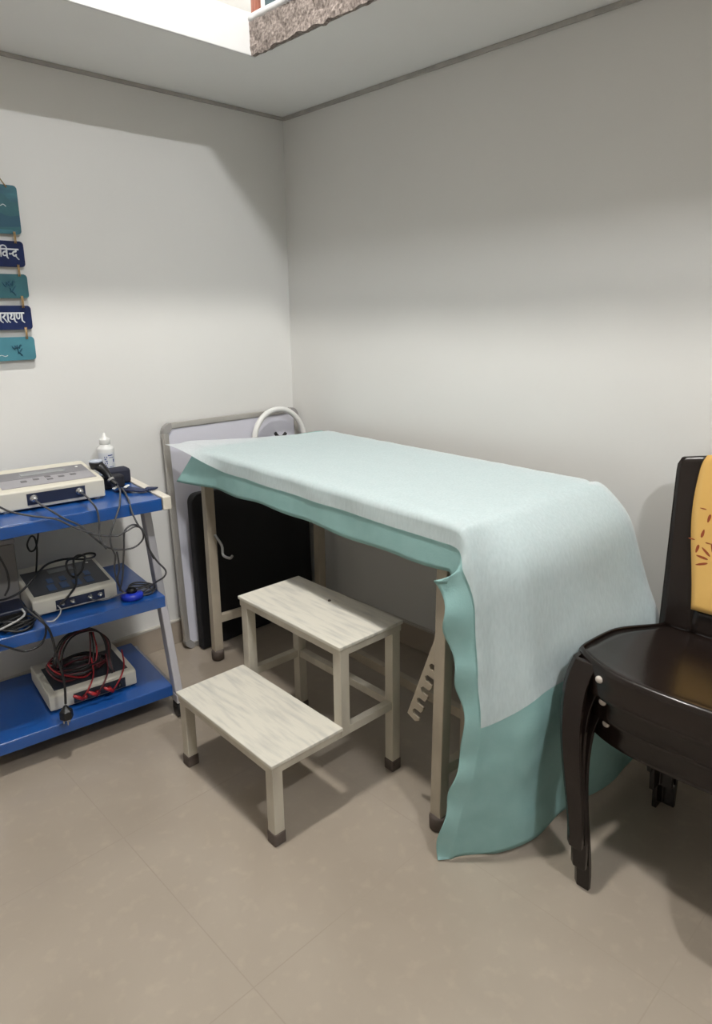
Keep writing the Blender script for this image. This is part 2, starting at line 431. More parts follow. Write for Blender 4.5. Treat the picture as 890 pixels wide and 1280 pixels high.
teal = thing  # placeholder name not used as an object
def build_teal():
    f = sheet_fn(.812, .003, 'teal'); U0, U1 = .0, L_ + .84; V0, V1 = .0, WD + .126
    def g(i, j):
        u = U0 + i * (U1 - U0); w = V0 + j * (V1 - V0)
        b = w - WD; a = u - L_
        if b > 0 and a <= 0:
            bb = b * (1 + .03 * math.sin(u * 9) + .025 * math.sin(u * 23 + 1)) * (.93 + .0 * sm(0, 1, u))
            w = WD + bb
        if a > 0 and b > 0: w = WD + b * (1 - .55 * sm(.12, .5, a))
        p = f(u, w)
        if b > 0 and u < .15:        # far corner flares out a little
            k = 1 - u / .15; p[0] -= .05 * k * (b / .135); p[1] += .05 * k * (b / .135)
        if a > 0:
            # stop at the floor, the front lower corner is pulled outwards
            k = sm(.45, .84, a) * sm(.6, 1.0, w / WD)
            p[0] -= .045 * k; p[1] += .035 * k
            zl = .012 + .03 * sm(.55, 0, w / WD) if False else .012
            p[2] = max(p[2], 0.006 + .030 * (1 - sm(.35, 1.0, w / WD)) + .001 * math.sin(w * 40))
        return tuple(p)
    o = link('teal_sheet', MB().grid(g, 170, 62), 'teal', smooth=True)
    o.location = (TO[0], TO[1], 0); o.rotation_euler = (0, 0, TR)
    d = o.modifiers.new('solid', 'SOLIDIFY'); d.thickness = .0012; d.offset = 0
    tag(o, 'teal green bed sheet over the couch, hanging to the floor at its near end', 'bed sheet')
    c = MB()
build_teal()
def build_white():
    f = sheet_fn(.818, .007, 'white'); U1 = L_ + .468; V1 = WD + .055
    def g(i, j):
        w = j * V1
        ustart = .045 - .185 * (w / V1) ** 1.8
        u = ustart + i * (U1 - .02 * math.sin(w * 6) - ustart)
        if u > L_: w -= .045 * sm(0, .22, u - L_) * sm(.75, 1, w / V1)
        b = w - WD
        if b > 0 and u < .22:
            k = sm(.22, -.05, u)
            p = f(max(u, .22) if u < .22 else u, w)
            p = f(u, WD + b * (1 - k))
            p[0] -= b * 1.1 * k; p[2] += .004 * k
        else: p = f(u, w)
        if u < 0.05 and b <= 0: p[2] += (.05 - u) * .05
        return tuple(p)
    o = link('white_sheet', MB().grid(g, 140, 54), 'white_sheet', smooth=True)
    o.location = (TO[0], TO[1], 0); o.rotation_euler = (0, 0, TR)
    tag(o, 'thin translucent white disposable sheet lying over the teal bed sheet', 'bed sheet')
build_white()

# ------------------------------------------------------------------ whiteboard, black panel and ring in the corner
wb = thing('whiteboard', 'aluminium framed whiteboard leaning in the room corner behind the couch', 'whiteboard', (-.325, -.078, 0))
wb.rotation_euler = (math.radians(-3.2), 0, 0)
hw, hh = .318, .885
link('board_face', MB().box(-hw + .018, hw - .018, -.006, .006, .02, hh - .02), 'wb', wb)
fr = MB()
fr.box(-hw, -hw + .022, -.011, .009, .03, hh - .03); fr.box(hw - .022, hw, -.011, .009, .03, hh - .03)
fr.box(-hw + .03, hw - .03, -.011, .009, 0, .022); fr.box(-hw + .03, hw - .03, -.011, .009, hh - .022, hh)
link('frame', fr, 'alu', wb, bevel=.004)
for sx in (-1, 1):
    for (za, s) in ((0, 1), (hh, -1)):
        pts = [(0, 0), (.034, 0), (.034, .024), (.024, .034), (0, .034)]
        m = MB()
        arc = [(.036 - .036 * math.cos(a), .036 - .036 * math.sin(a)) for a in [k * PI / 12 for k in range(7)]]
        poly = [(.024, .036)] + [(x_, y_) for x_, y_ in arc] + [(.036, .024)]
        m.prism(poly, (sx * (hw + .001), -.013, za - s * .001), (-sx, 0, 0), (0, 0, s), (0, .024, 0))
        link('corner_cap', m, 'greyplastic', wb)
bp = MB()
R_ = .035
poly = [(-.28, .0), (.285, 0), (.285, .60), (.25, .62)] + [(-.28 + R_ - R_ * math.sin(a), .585 + R_ * math.cos(a)) for a in [k * PI / 12 for k in range(7)]]
bp.prism(poly, (0, -.018, 0), (1, 0, 0), (0, 0, 1), (0, .034, 0))
o = link('black_mat', bp, 'blackfoam', bevel=.006)
o.location = (-.318, -.122, 0.004); o.rotation_euler = (math.radians(-1.4), 0, 0)
tag(o, 'black padded mat standing under the couch against the whiteboard', 'mat')
RC = Vector((0, 0, .137))
t = thing('exercise_wheel', 'white tubular exercise ring standing behind the far end of the couch', 'exercise wheel', (-.145, -.104, .626)); t.rotation_euler = (math.radians(-6), 0, 0)
link('rim', MB().tube([(.128 * math.cos(a), 0, .139 + .128 * math.sin(a)) for a in [2 * PI * k / 48 for k in range(48)]], .0115, 12, True), 'whiteplastic', t, smooth=True)
link('hub', MB().lathe([(.017, -.018), (.02, -.014), (.02, .012), (.017, .014)], (0, 0, .139), 20, (0, 1, 0)), 'black', t, smooth=True)
for a in (270, 202, 338):
    a = math.radians(a); c = Vector((math.cos(a), 0, math.sin(a)))
    link('spoke', MB().bar(Vector((0, 0, .139)) + c * .018, Vector((0, 0, .139)) + c * .12, .012, .006, (0, 1, 0)), 'alu', t, bevel=.001)
for a in (40, 125):
    a = math.radians(a); c = Vector((math.cos(a), 0, math.sin(a)))
    link('clip', MB().bar(Vector((0, -.002, .139)) + c * .018, Vector((0, -.002, .139)) + c * .042, .012, .010, (0, 1, 0)), 'black', t, bevel=.002)

# ------------------------------------------------------------------ wall hanging
hg = thing('wall_hanging', 'string of five painted blue and teal plaques hung on the wall above the trolley', 'wall hanging', (-1.165, -.014, 1.13))
def plaque(z0, z1, m, x1=.115, x0=-.115, th=.007, name='plaque'):
    r = .011; poly = []
    for cx, cz, a0 in ((x1 - r, z1 - .0 - r, 0), (x0 + r, z1 - r, 90), (x0 + r, z0 + r, 180), (x1 - r, z0 + r, 270)):
        for k in range(6):
            a = math.radians(a0 + k * 18); poly.append((cx + r * math.cos(a), cz + r * math.sin(a)))
    return link(name, MB().prism(poly, (0, -.0035, 0), (1, 0, 0), (0, 0, 1), (0, th, 0)), m, hg, bevel=.001)
Z = [(1.517, 1.657), (1.421, 1.497), (1.328, 1.400), (1.233, 1.306), (1.139, 1.211)]
Z = [(a - 1.13, b - 1.13) for a, b in Z]
p1 = plaque(Z[0][0], Z[0][1], 'painted'); p2 = plaque(*Z[1], 'navysign'); p3 = plaque(*Z[2], 'tealsign'); p4 = plaque(*Z[3], 'navysign'); p5 = plaque(*Z[4], 'lightteal')
for a, b in zip(Z[:-1], Z[1:]):
    for x in (-.092, .092):
        m = MB()
        for dx in (-.0022, .0022): m.tube([(x + dx, -.006, a[0] + .007), (x + dx * .7, -.008, (a[0] + b[1]) / 2), (x + dx, -.006, b[1] - .007)], .0016, 6)
        link('cord', m, 'rope', hg, smooth=True)
m = MB(); m.tube([(-.085, -.006, Z[0][1] - .008), (0, -.004, Z[0][1] + .12), (.085, -.006, Z[0][1] - .008)], .0018, 6)
link('cord', m, 'rope', hg, smooth=True)
link('nail', MB().lathe([(.004, .012), (.005, -.006), (.003, -.008)], (0, -.002, Z[0][1] + .122), 10, (0, 1, 0)), 'steel', hg)
# painted wave on the top plaque and figures on the teal ones
def blob(poly, y, m, par, nm='painted_shape', th=.001): link(nm, MB().prism(poly, (0, y, 0), (1, 0, 0), (0, 0, 1), (0, th, 0)), m, par)
z0, z1 = Z[0]
pw = [(-.113, z0 + .075), (-.06, z0 + .11), (-.02, z0 + .085), (.03, z0 + .108), (.055, z0 + .118), (.075, z0 + .112), (.093, z0 + .094), (.114, z0 + .090), (.114, z0 + .012), (-.113, z0 + .012)]
blob(pw, -.0043, M['tealsign'], p1)
pw = [(-.113, z0 + .045), (-.05, z0 + .06), (.03, z0 + .045), (.06, z0 + .058), (.085, z0 + .050), (.114, z0 + .055), (.114, z0 + .022), (.06, z0 + .018), (-.113, z0 + .03)]
blob(pw, -.0049, M['signdark'], p1)
m = MB(); m.tube(catmull([(.05, -.0042, z0 + .082), (.058, -.0042, z0 + .086), (.062, -.0042, z0 + .079), (.07, -.0042, z0 + .084), (.078, -.0042, z0 + .078)], 3), .0012, 5)
link('painted_mark', m, 'signwhite', p1)
def figure(zc, x, par, s=1):
    m = MB()
    for k in range(11):
        a = k * 2.4; ra = .004 + .0011 * k; cx_ = x + ra * math.cos(a) * s; cz_ = zc + ra * math.sin(a) * s
        m.tube(catmull([(cx_ + s * .006 * math.cos(a + 1.2 + q), -.0042 - .0001 * k, cz_ + s * .007 * math.sin(a * .7 + q * 1.3)) for q in (0, .7, 1.4, 2.0)], 3), [.0007 * s, .0014 * s, .0018 * s, .002 * s, .002 * s, .002 * s, .0018 * s, .0014 * s, .0010 * s, .0006 * s], 5)
    link('painted_figure', m, 'signdark', par)
figure((Z[2][0] + Z[2][1]) / 2, .062, p3, 1.3); figure((Z[4][0] + Z[4][1]) / 2, .062, p5, 1.0)
m = MB(); m.tube(catmull([(.0, -.0042, Z[4][0] + .014), (.012, -.0042, Z[4][0] + .018), (.022, -.0042, Z[4][0] + .014), (.03, -.0042, Z[4][0] + .017)], 3), .0010, 5)
link('painted_mark', m, 'signwhite', p5)
# brush-drawn Devanagari words
G = {
 'stem': (.34, [[(.15, 1), (.15, .25), (.18, .08), (.42, -.12)]]),
 'va': (.80, [[(.55, 1), (.55, .2), (.58, .08), (.70, -.08)], [(.55, .62), (.32, .70), (.10, .48), (.22, .25), (.45, .30), (.55, .45)]]),
 'i': (.24, [[(.12, 1), (.12, .1)], [(.12, 1), (.16, 1.28), (.42, 1.42), (.72, 1.32), (.86, 1.0)]]),
 'nhalf': (.36, [[(.02, .50), (.18, .46), (.42, .56)], [(.04, .54), (.16, .40)]]),
 'da': (.62, [[(.42, 1), (.42, .74), (.20, .72), (.06, .50), (.16, .26), (.40, .28), (.44, .42), (.36, .30), (.60, -.05), (.74, -.16)]]),
 'ra': (.50, [[(.30, 1), (.34, .78), (.20, .60), (.06, .52), (.18, .42), (.46, .02), (.58, -.10)]]),
 'ya': (.72, [[(.55, 1), (.55, .2), (.60, .05), (.80, -.14)], [(.08, .92), (.26, .80), (.18, .58), (.10, .40), (.26, .26), (.46, .34), (.55, .48)]]),
 'nna': (.86, [[(.70, 1), (.70, .2), (.76, .05), (.98, -.14)], [(.10, 1), (.10, .55), (.24, .32), (.42, .42), (.46, .6), (.46, 1)]]),
 'ga': (.66, [[(.52, 1), (.52, .1)], [(.20, 1), (.22, .5), (.10, .30), (.04, .40)]]),
 'o': (.34, [[(.15, 1), (.15, .1)], [(.15, 1), (-.05, 1.25), (-.28, 1.34)]]),
 'na': (.68, [[(.55, 1), (.55, .1)], [(.55, .52), (.22, .48), (.10, .56), (.14, .40), (.24, .46)]]),
}
def word(glyphs, xr, zb, s, par):
    wtot = sum(G[g][0] for g in glyphs) * s; x = xr - wtot; m = MB(); x0 = x
    for g in glyphs:
        for st in G[g][1]:
            pts = catmull([(x + a * s, -.0042, zb + b * s) for a, b in st], 4)
            m.tube(pts, [.0028 - .0012 * k / len(pts) for k in range(len(pts))], 6)
        x += G[g][0] * s
    m.box(x0 - .002, xr + .004, -.0052, -.0035, zb + s - .0022, zb + s + .0022)
    link('lettering', m, 'signwhite', par)
word(['ga', 'o', 'i', 'va', 'nhalf', 'da'], .095, Z[1][0] + .026, .0255, p2)
word(['na', 'stem', 'ra', 'stem', 'ya', 'nna'], .089, Z[3][0] + .025, .0255, p4)

# ------------------------------------------------------------------ trolley
RO = Vector((-.901, -.434, 0)); RR = -.117
ex = Vector((math.cos(RR), math.sin(RR), 0)); ey = Vector((-math.sin(RR), math.cos(RR), 0))
def TW(x, y, z): return RO + ex * x + ey * y + Vector((0, 0, z))
def TP(px, py, yc):        # pixel -> trolley coordinates on the vertical plane y' = yc
    P = at_plane(px, py, RO + ey * yc, ey); return to_frame(RO, RR, P)
tr = thing('instrument_trolley', 'blue three-shelf instrument trolley on black casters against the left wall', 'trolley', RO, RR)
WT = .52; Z1, Z2, Z3 = .109, .42, .741
def shelf(x0, x1, y0, y1, z, nm='shelf'):
    m = MB(); m.box(x0, x1, y0, y1, z - .003, z)
    m.box(x0, x1, y0, y0 + .003, z - .036, z - .003); m.box(x0, x1, y1 - .003, y1, z - .036, z - .003)
    m.box(x0, x0 + .003, y0 + .003, y1 - .003, z - .036, z - .003); m.box(x1 - .003, x1, y0 + .003, y1 - .003, z - .036, z - .003)
    return link(nm, m, 'blue', tr, bevel=.0015)
shelf(-WT, 0, -.024, .352, Z1); shelf(-WT, -.002, -.030, .352, Z2); shelf(-WT, -.002, -.067, .352, Z3)
for sx, x in ((1, .0), (-1, -WT - .026)):
    x0, x1 = x, x + .026
    link('top_rail', MB().box(x0, x1, -.072, .356, Z3 - .036, Z3 + .004), 'creambar', tr, bevel=.003)
    link('base_rail', MB().box(x0, x1 - .002, -.055, .37, .055, .085), 'creambar' if sx < 0 else 'lilac', tr, bevel=.003)
    xm = (x0 + x1) / 2
    link('upright', MB().bar((xm, -.030, .086), (xm, .135, Z3 - .037), .024, .038, (0, -1, .25)), 'lilac', tr, bevel=.003)
    for y in (-.03, .335):
        c = link('caster', MB().lathe([(.020, -.011), (.026, -.008), (.026, .008), (.020, .011)], (xm, y, .026), 20, (1, 0, 0)), 'black', tr, smooth=True)
        link('caster_fork', MB().box(xm - .014, xm + .014, y - .010, y + .012, .040, .0545), 'black', c, bevel=.003)

def device(name, label, x0, x1, y0, y1, z, hf, hb, panel, front, cat='physiotherapy machine', case='case'):
    d = thing(name, label, cat, TW((x0 + x1) / 2, (y0 + y1) / 2, z), RR)
    w = (x1 - x0) / 2; q = (y1 - y0) / 2
    prof = [(-q, .006), (-q, hf), (-q + .012, hf + .005), (q - .03, hb), (q, hb - .004), (q, .006)]
    link('case', MB().prism(prof, (-w, 0, 0), (0, 1, 0), (0, 0, 1), (2 * w, 0, 0)), case, d, bevel=.004)
    for sx in (-1, 1):
        for sy in (-1, 1): link('foot', MB().lathe([(.008, 0), (.009, .0055)], (sx * (w - .02), sy * (q - .02), 0), 12), 'whiteplastic', d)
    ya, yb = -q + .012, q - .03; za, zb = hf + .005, hb
    sl = (zb - za) / (yb - ya)
    def top(a, b, c, e, m, nm, h=.0015, par=None):
        # rectangle on the sloping top: a..b across, c..e along (0..1)
        pts = []
        for (u, v) in ((a, c), (b, c), (b, e), (a, e)):
            yy = ya + (yb - ya) * v; pts.append((-w + 2 * w * u, yy, za + (yy - ya) * sl))
        mm = MB(); lo = [(x, y, zz + .0002) for x, y, zz in pts]; hi = [(x, y, zz + h) for x, y, zz in pts]
        mm.add(lo + hi, [(3, 2, 1, 0), (4, 5, 6, 7), (0, 1, 5, 4), (1, 2, 6, 5), (2, 3, 7, 6), (3, 0, 4, 7)])
        return link(nm, mm, m, par or d)
    def fr(a, b, c, e, m, nm, h=.0015, par=None):
        return link(nm, MB().box(-w + 2 * w * a, -w + 2 * w * b, -q - h, -q - .0002, hf * c, hf * e), m, par or d)
    return d, top, fr, w, q
# ultrasound unit, top shelf
d1, top, fr, w, q = device('ultrasound_machine', 'cream ultrasound therapy machine with grey control panel on the top shelf', -.415, -.128, .047, .290, Z3, .058, .080, None, None)
pn = top(.06, .95, .06, .80, 'panel_grey', 'control_panel')
top(.06, .95, .44, .795, mat('panel_band', (.17, .165, .18), .35), 'panel_band', .002, pn)
top(.30, .74, .54, .70, 'lcd', 'display', .0028, pn)
for k, (a, c) in enumerate(((.26, .26), (.38, .30), (.50, .36), (.50, .22), (.62, .28), (.74, .30))):
    top(a, a + .055, c, c + .06, 'buttong', 'button', .0032, pn)
top(.86, .885, .66, .70, 'whiteplastic', 'indicator', .0032, pn)
fp = fr(.25, .80, .28, .84, 'panel_navy', 'front_panel', .002)
for a in (.31, .74):
    c = link('connector', MB().lathe([(.011, 0), (.011, .004), (.008, .005), (.008, .014), (.005, .018)], (-w + 2 * w * a, -q - .002, .034), 16, (0, -1, 0)), 'steel', d1, smooth=True)
# stimulator, middle shelf
d2, top, fr, w, q = device('stimulator_machine', 'cream stimulator machine with charcoal keypad panel on the middle shelf', -.365, -.122, .048, .310, Z2, .050, .074, None, None)
pn = top(.05, .95, .05, .86, 'panel_dark', 'control_panel')
top(.36, .66, .66, .78, 'lcd', 'display', .003, pn)
for k in range(4):
    top(.24 + k * .15, .33 + k * .15, .12, .30, 'button', 'button', .003, pn); top(.28 + k * .15, .35 + k * .15, .36, .50, 'button', 'button', .003, pn)
top(.84, .875, .74, .79, 'steel', 'indicator', .003, pn)
fp = fr(.26, .84, .25, .80, 'panel_navy', 'front_panel', .002)
for a in (.33, .45, .66, .78):
    link('connector', MB().lathe([(.008, 0), (.008, .004), (.005, .005), (.005, .014)], (-w + 2 * w * a, -q - .002, .027), 14, (0, -1, 0)), 'steel', d2, smooth=True)
# lead stimulator, bottom shelf
d3, top, fr, w, q = device('muscle_stimulator', 'cream machine under a heap of red and black leads on the bottom shelf', -.352, -.088, .048, .285, Z1, .052, .060, None, None)
pn = top(.08, .93, .06, .88, 'panel_dark', 'control_panel')
fp = fr(.26, .86, .20, .80, 'panel_dark', 'front_panel', .002)
for k, a in enumerate((.38, .52, .66, .78)):
    link('terminal', MB().lathe([(.007, 0), (.007, .010), (.005, .014)], (-w + 2 * w * a, -q - .002, .024), 12, (0, -1, 0)), 'red' if k != 3 else 'black', d3, smooth=True)

# grey transformer box at the back of the middle shelf
gb = thing('stabiliser_box', 'grey metal box at the back left of the middle shelf', 'power box', TW(-.432, .262, Z2), RR)
link('case', MB().box(-.068, .068, -.06, .08, .004, .19), 'case_dark', gb, bevel=.004)
link('lid', MB().box(-.07, .07, -.062, .082, .1905, .205), 'greyplastic', gb, bevel=.003)
link('foot', MB().box(-.05, .05, -.05, .07, 0, .004), 'black', gb)

# gel bottle
b = thing('gel_bottle', 'white gel bottle with blue print and nozzle cap on the top shelf', 'bottle', TW(-.034, .318, Z3), RR)
link('bottle_body', MB().lathe([(.024, 0), (.027, .003), (.027, .098), (.0255, .104), (.017, .110), (.0165, .114)], n=28), 'bottle', b, smooth=True)
link('nozzle_cap', MB().lathe([(.0165, .1145), (.0175, .117), (.0175, .130), (.016, .134), (.007, .138), (.004, .152), (.002, .153)], n=24), 'whiteplastic', b, smooth=True)
def curved(a0, a1, z0, z1, r):
    m = MB(); n = 10
    m.grid(lambda i, j_: (r * math.cos(a0 + (a1 - a0) * i), r * math.sin(a0 + (a1 - a0) * i), z0 + (z1 - z0) * j_), n, 1); return m
A0 = math.radians(-165); A1 = math.radians(-25)
lb = link('label', curved(A0, A1, .012, .088, .0274), 'label', b, smooth=True)
m = MB()
for k in range(7):
    z = .030 + k * .007; a = math.radians(-112)
    for da in (-.12, .0, .12):
        if (k + int(da * 10)) % 3: m.add(curved(a + da, a + da + .09, z, z + .005, .0277).v, curved(a + da, a + da + .09, z, z + .005, .0277).f)
for (a, b_, z, h) in ((-95, -60, .078, .0035), (-88, -50, .071, .002), (-90, -55, .040, .002), (-84, -62, .034, .002), (-60, -50, .056, .010)):
    c = curved(math.radians(a), math.radians(b_), z, z + h, .0277); m.add(c.v, c.f)
link('label_print', m, 'ink', lb)

# probe holder, probe and pouch
ph = thing('probe_holder', 'dark blue cloth pouch standing at the right end of the top shelf', 'pouch', TW(-.047, .190, Z3), RR)
link('pouch_front', MB().box(-.055, .012, -.045, .0, 0, .040), 'blacksoft', ph, bevel=.006)
link('pouch_back', MB().box(-.022, .050, .002, .055, 0, .050), mat('navy_cloth', (.012, .014, .03), .8), ph, bevel=.010)
pr = thing('ultrasound_probe', 'black ultrasound probe with pale round head resting in the pouch', 'probe')
pts = [TP(146, 606, .10), TP(140, 601, .115), TP(134, 593, .13), TP(128, 586, .14), TP(121, 581, .15)]
pts = [TW(*p) for p in pts]
P = catmull(pts, 5); n = len(P)
link('handle', MB().tube(P, [.006 + .010 * sm(0, 1, k / (n - 1)) for k in range(n)], 16), 'black', pr, smooth=True)
hc = TW(*TP(120, 580, .152))
link('neck', MB().lathe([(.016, -.014), (.019, -.004), (.021, .004), (.020, .006)], hc, 24), 'black', pr, smooth=True)
link('probe_head', MB().lathe([(.020, .0065), (.0205, .010), (.018, .0125), (.002, .0128)], hc, 24), mat('pale_blue_cap', (.45, .50, .58), .25), pr, smooth=True)
link('collar', MB().tube([pts[1] + (pts[1] - pts[0]) * .1, pts[1] + (pts[2] - pts[1]) * .35], .0105, 16), 'greyplastic', pr, smooth=True)
s = thing('velcro_strap', 'flat dark blue strap lying on the right end of the top shelf', 'strap')
sp = [TW(-.075, .105, Z3 + .004), TW(-.05, .075, Z3 + .010), TW(-.02, .045, Z3 + .006), TW(.0, .035, Z3 + .009), TW(.018, .05, Z3 + .0085)]
C_ = catmull(sp, 6); m = MB()
for a_, b_ in zip(C_[:-1], C_[1:]): m.bar(a_, b_ + (b_ - a_) * .05, .034, .004)
link('band', m, mat('strap_navy', (.01, .02, .07), .6), s)
for k, p in enumerate((sp[0], sp[1])): link('white_clip', MB().bar(p + Vector((-.012, 0, .006)), p + Vector((.006, .008, .010)), .010, .005), 'whiteplastic', s, bevel=.002)

# cobalt disc probe on the middle shelf with coiled grey lead
t = thing('round_probe', 'cobalt blue round applicator lying at the right end of the middle shelf', 'applicator', TW(-.088, .018, Z2), RR)
link('disc', MB().lathe([(.028, 0), (.034, .003), (.034, .016), (.028, .020), (.004, .021)], n=32), 'bluedisc', t, smooth=True)
link('neck', MB().lathe([(.016, .0205), (.014, .030), (.008, .036)], n=20), 'black', t, smooth=True)

def cable(name, label, pts, r=.0027, m='cable', cat='cable', group=None, closed=False):
    o = link(name, MB().tube(catmull([TW(*p) for p in pts], 7, closed), r, 8, closed), m, smooth=True)
    tag(o, label, cat, group); return o
Y = -.085
def C(lst): return [TP(a, b, c) for a, b, c in lst]
cable('machine_cable', 'grey cable from the left socket of the ultrasound machine looping in front of the trolley',
      C([(44.5, 625, .02), (50, 630, -.02), (60, 636, -.075), (80, 648, Y), (100, 657, Y), (115, 670, Y), (132, 683, Y), (150, 687, Y), (168, 684, Y), (179, 673, Y), (176, 660, Y), (166, 656, Y - .006), (156, 664, Y - .01), (155, 685, Y - .006), (154, 705, -.07), (153, 722, -.05), (150, 738, -.018)]))
cable('machine_cable', 'grey cable running from the left edge of the top shelf to the large right-hand loop',
      C([(-14, 628, Y), (0, 634, Y), (14, 640, Y), (40, 645, Y), (70, 649, Y - .007), (95, 660, Y - .009), (120, 668, Y - .008), (145, 670, Y - .008), (158, 664, Y - .014), (170, 658, Y - .010), (180, 664, Y - .01), (184, 680, Y - .006), (192, 698, -.07)] ) )
cable('machine_cable', 'grey cable dropping from the right socket of the ultrasound machine',
      C([(100, 616, .02), (106, 619, -.01), (113, 626, -.072), (121, 637, Y + .004), (124, 652, Y), (124, 664, Y - .001), (126, 676, Y - .012), (133, 686, Y - .012)]))
cable('probe_cable', 'grey cable hanging from the probe tail down to the middle shelf',
      C([(147, 607, .095), (150, 613, .03), (150, 622, -.05), (149, 634, -.082), (143, 652, Y - .014), (138, 668, Y - .016), (139, 682, Y - .014), (144, 695, Y), (143, 710, -.07), (145, 722, -.05), (149, 733, -.02)]))
cable('probe_cable', 'grey cable curving out past the right upright and back to the blue applicator',
      C([(152, 610, .09), (157, 617, .03), (161, 626, -.05), (165, 640, -.08), (172, 655, Y - .018), (181, 668, Y - .018), (186, 685, Y - .006), (196, 701, Y), (207, 713, Y), (205, 721, Y), (196, 727, -.06), (187, 734, -.015)]))
cable('probe_cable', 'short grey cable hanging behind the probe cable to the middle shelf',
      C([(146, 690, Y + .008), (148, 700, -.07), (149, 712, -.055), (147, 722, -.04), (150, 735, -.012), (156, 742, -.004)]))
# coil at right end of the middle shelf
coil = MB()
for k in range(5):
    cx, cy_2 = -.048 + random.uniform(-.006, .006), .040 + random.uniform(-.006, .006)
    coil.tube(catmull([TW(cx + (.032 + .004 * (k % 3)) * math.cos(a), cy_2 + (.028 + .004 * (k % 2)) * math.sin(a), Z2 + .004 + k * .0052 + .004 * math.sin(a * 2 + k)) for a in [2 * PI * q_ / 10 for q_ in range(10)]], 4, True), .0025, 7, True)
o = link('coiled_cable', coil, 'cable', smooth=True); tag(o, 'coil of grey cable behind the blue applicator on the middle shelf', 'cable')
# black mains lead heaped over the stimulator
zc = .10
cable('mains_cable', 'black cable tangled over the top of the stimulator machine',
      C([(-8, 752, .0), (10, 748, .02), (28, 738, .035), (44, 720, .05), (58, 706, .09), (75, 700, .12), (95, 697, .14), (108, 692, .14), (118, 692, .13), (117, 696, .12), (104, 699, .12), (88, 699, .11), (83, 704, .10), (85, 714, .09), (92, 721, .09), (101, 715, .10), (105, 703, .11), (106, 696, .12), (98, 694, .12), (92, 700, .10), (94, 715, .08), (95, 730, .055), (88, 742, .035), (80, 751, .026), (75, 756, .022)]), .0033, 'cablek')
cable('mains_cable', 'black cable looped in the gap behind the upper shelf beside the grey box',
      C([(49, 650, .20), (48, 664, .19), (47, 674, .18), (44, 686, .17), (38, 689, .17), (34, 681, .17), (38, 671, .17), (43, 672, .18), (46, 684, .185), (46, 700, .19), (45, 716, .24)]), .0028, 'cablek')
cable('mains_cable', 'black cable hanging at the left edge between the upper shelves',
      C([(-12, 672, -.02), (-4, 690, -.02), (3, 703, -.01), (9, 716, .0), (11, 733, .0), (6, 745, -.005)]), .003, 'cablek')
cable('electrode_cable', 'pale grey cable curling from the stimulator sockets onto the middle shelf',
      C([(72, 757, .026), (76, 762, .0), (74, 769, -.015), (67, 776, -.02), (58, 777, -.018)]), .0022, 'cablew')
cable('electrode_cable', 'thin grey cable running right from the stimulator sockets to the blue applicator',
      C([(112, 748, .026), (118, 750, .01), (130, 750, .0), (142, 746, -.005), (152, 742, -.008), (158, 741, -.012)]), .0022, 'cable')
cable('electrode_cable', 'pale thick cable curving across the left front of the middle shelf',
      C([(-10, 791, -.045), (2, 786, -.045), (16, 779, -.04), (26, 773, -.03), (31, 767, -.015), (27, 761, 0)]), .003, 'cablew')
cable('plug_cable', 'black cable from the middle shelf ending in a plug over the bottom shelf',
      C([(30, 757, .0), (36, 764, -.02), (50, 775, -.048), (60, 785, -.052), (66, 800, -.052), (71, 822, -.05), (78, 842, -.048), (81, 860, -.048), (82, 880, -.048)]), .0034, 'cablek')
pc = TP(83, 893, -.050)
t = thing('mains_plug', 'black three-pin plug dangling in front of the bottom shelf', 'plug', TW(*pc), RR)
link('plug_body', MB().lathe([(.006, .028), (.010, .02), (.019, .012), (.020, -.010), (.015, -.014)], n=6), 'black', t, bevel=.002)
for dx, dy in ((0, -.008), (-.008, .006), (.008, .006)): link('pin', MB().lathe([(.0022, -.015), (.0022, -.030)], (dx, dy, 0), 8), 'steel', t)
cable('mains_cable', 'black cable sagging below the front left of the middle shelf',
      C([(-10, 803, -.04), (6, 808, -.045), (30, 814, -.045), (48, 808, -.045), (56, 797, -.045), (57, 783, -.052), (50, 772, -.040), (42, 764, -.02)]), .003, 'cablek')
# dark heap of adapter and coiled lead, left of stimulator
t = thing('adapter', 'dark blue adapter block beside the coiled lead at the left of the middle shelf', 'adapter', TW(-.425, .055, Z2), RR)
link('adapter_body', MB().box(-.045, .04, -.04, .05, 0, .055), 'panel_navy', t, bevel=.006)
link('socket_face', MB().box(-.035, .03, -.0415, -.0402, .01, .045), 'black', t)
coil = MB()
for k in range(6):
    coil.tube(catmull([TW(-.415 + (.034 + .005 * (k % 3)) * math.cos(a), -.004 + (.018 + .003 * (k % 2)) * math.sin(a), Z2 + .005 + k * .006 + .005 * math.sin(a * 2 + k * 1.3)) for a in [2 * PI * q_ / 10 for q_ in range(10)]], 4, True), .0032, 7, True)
o = link('coiled_cable', coil, 'cablek', smooth=True); tag(o, 'coil of black cable in front of the adapter on the middle shelf', 'cable')

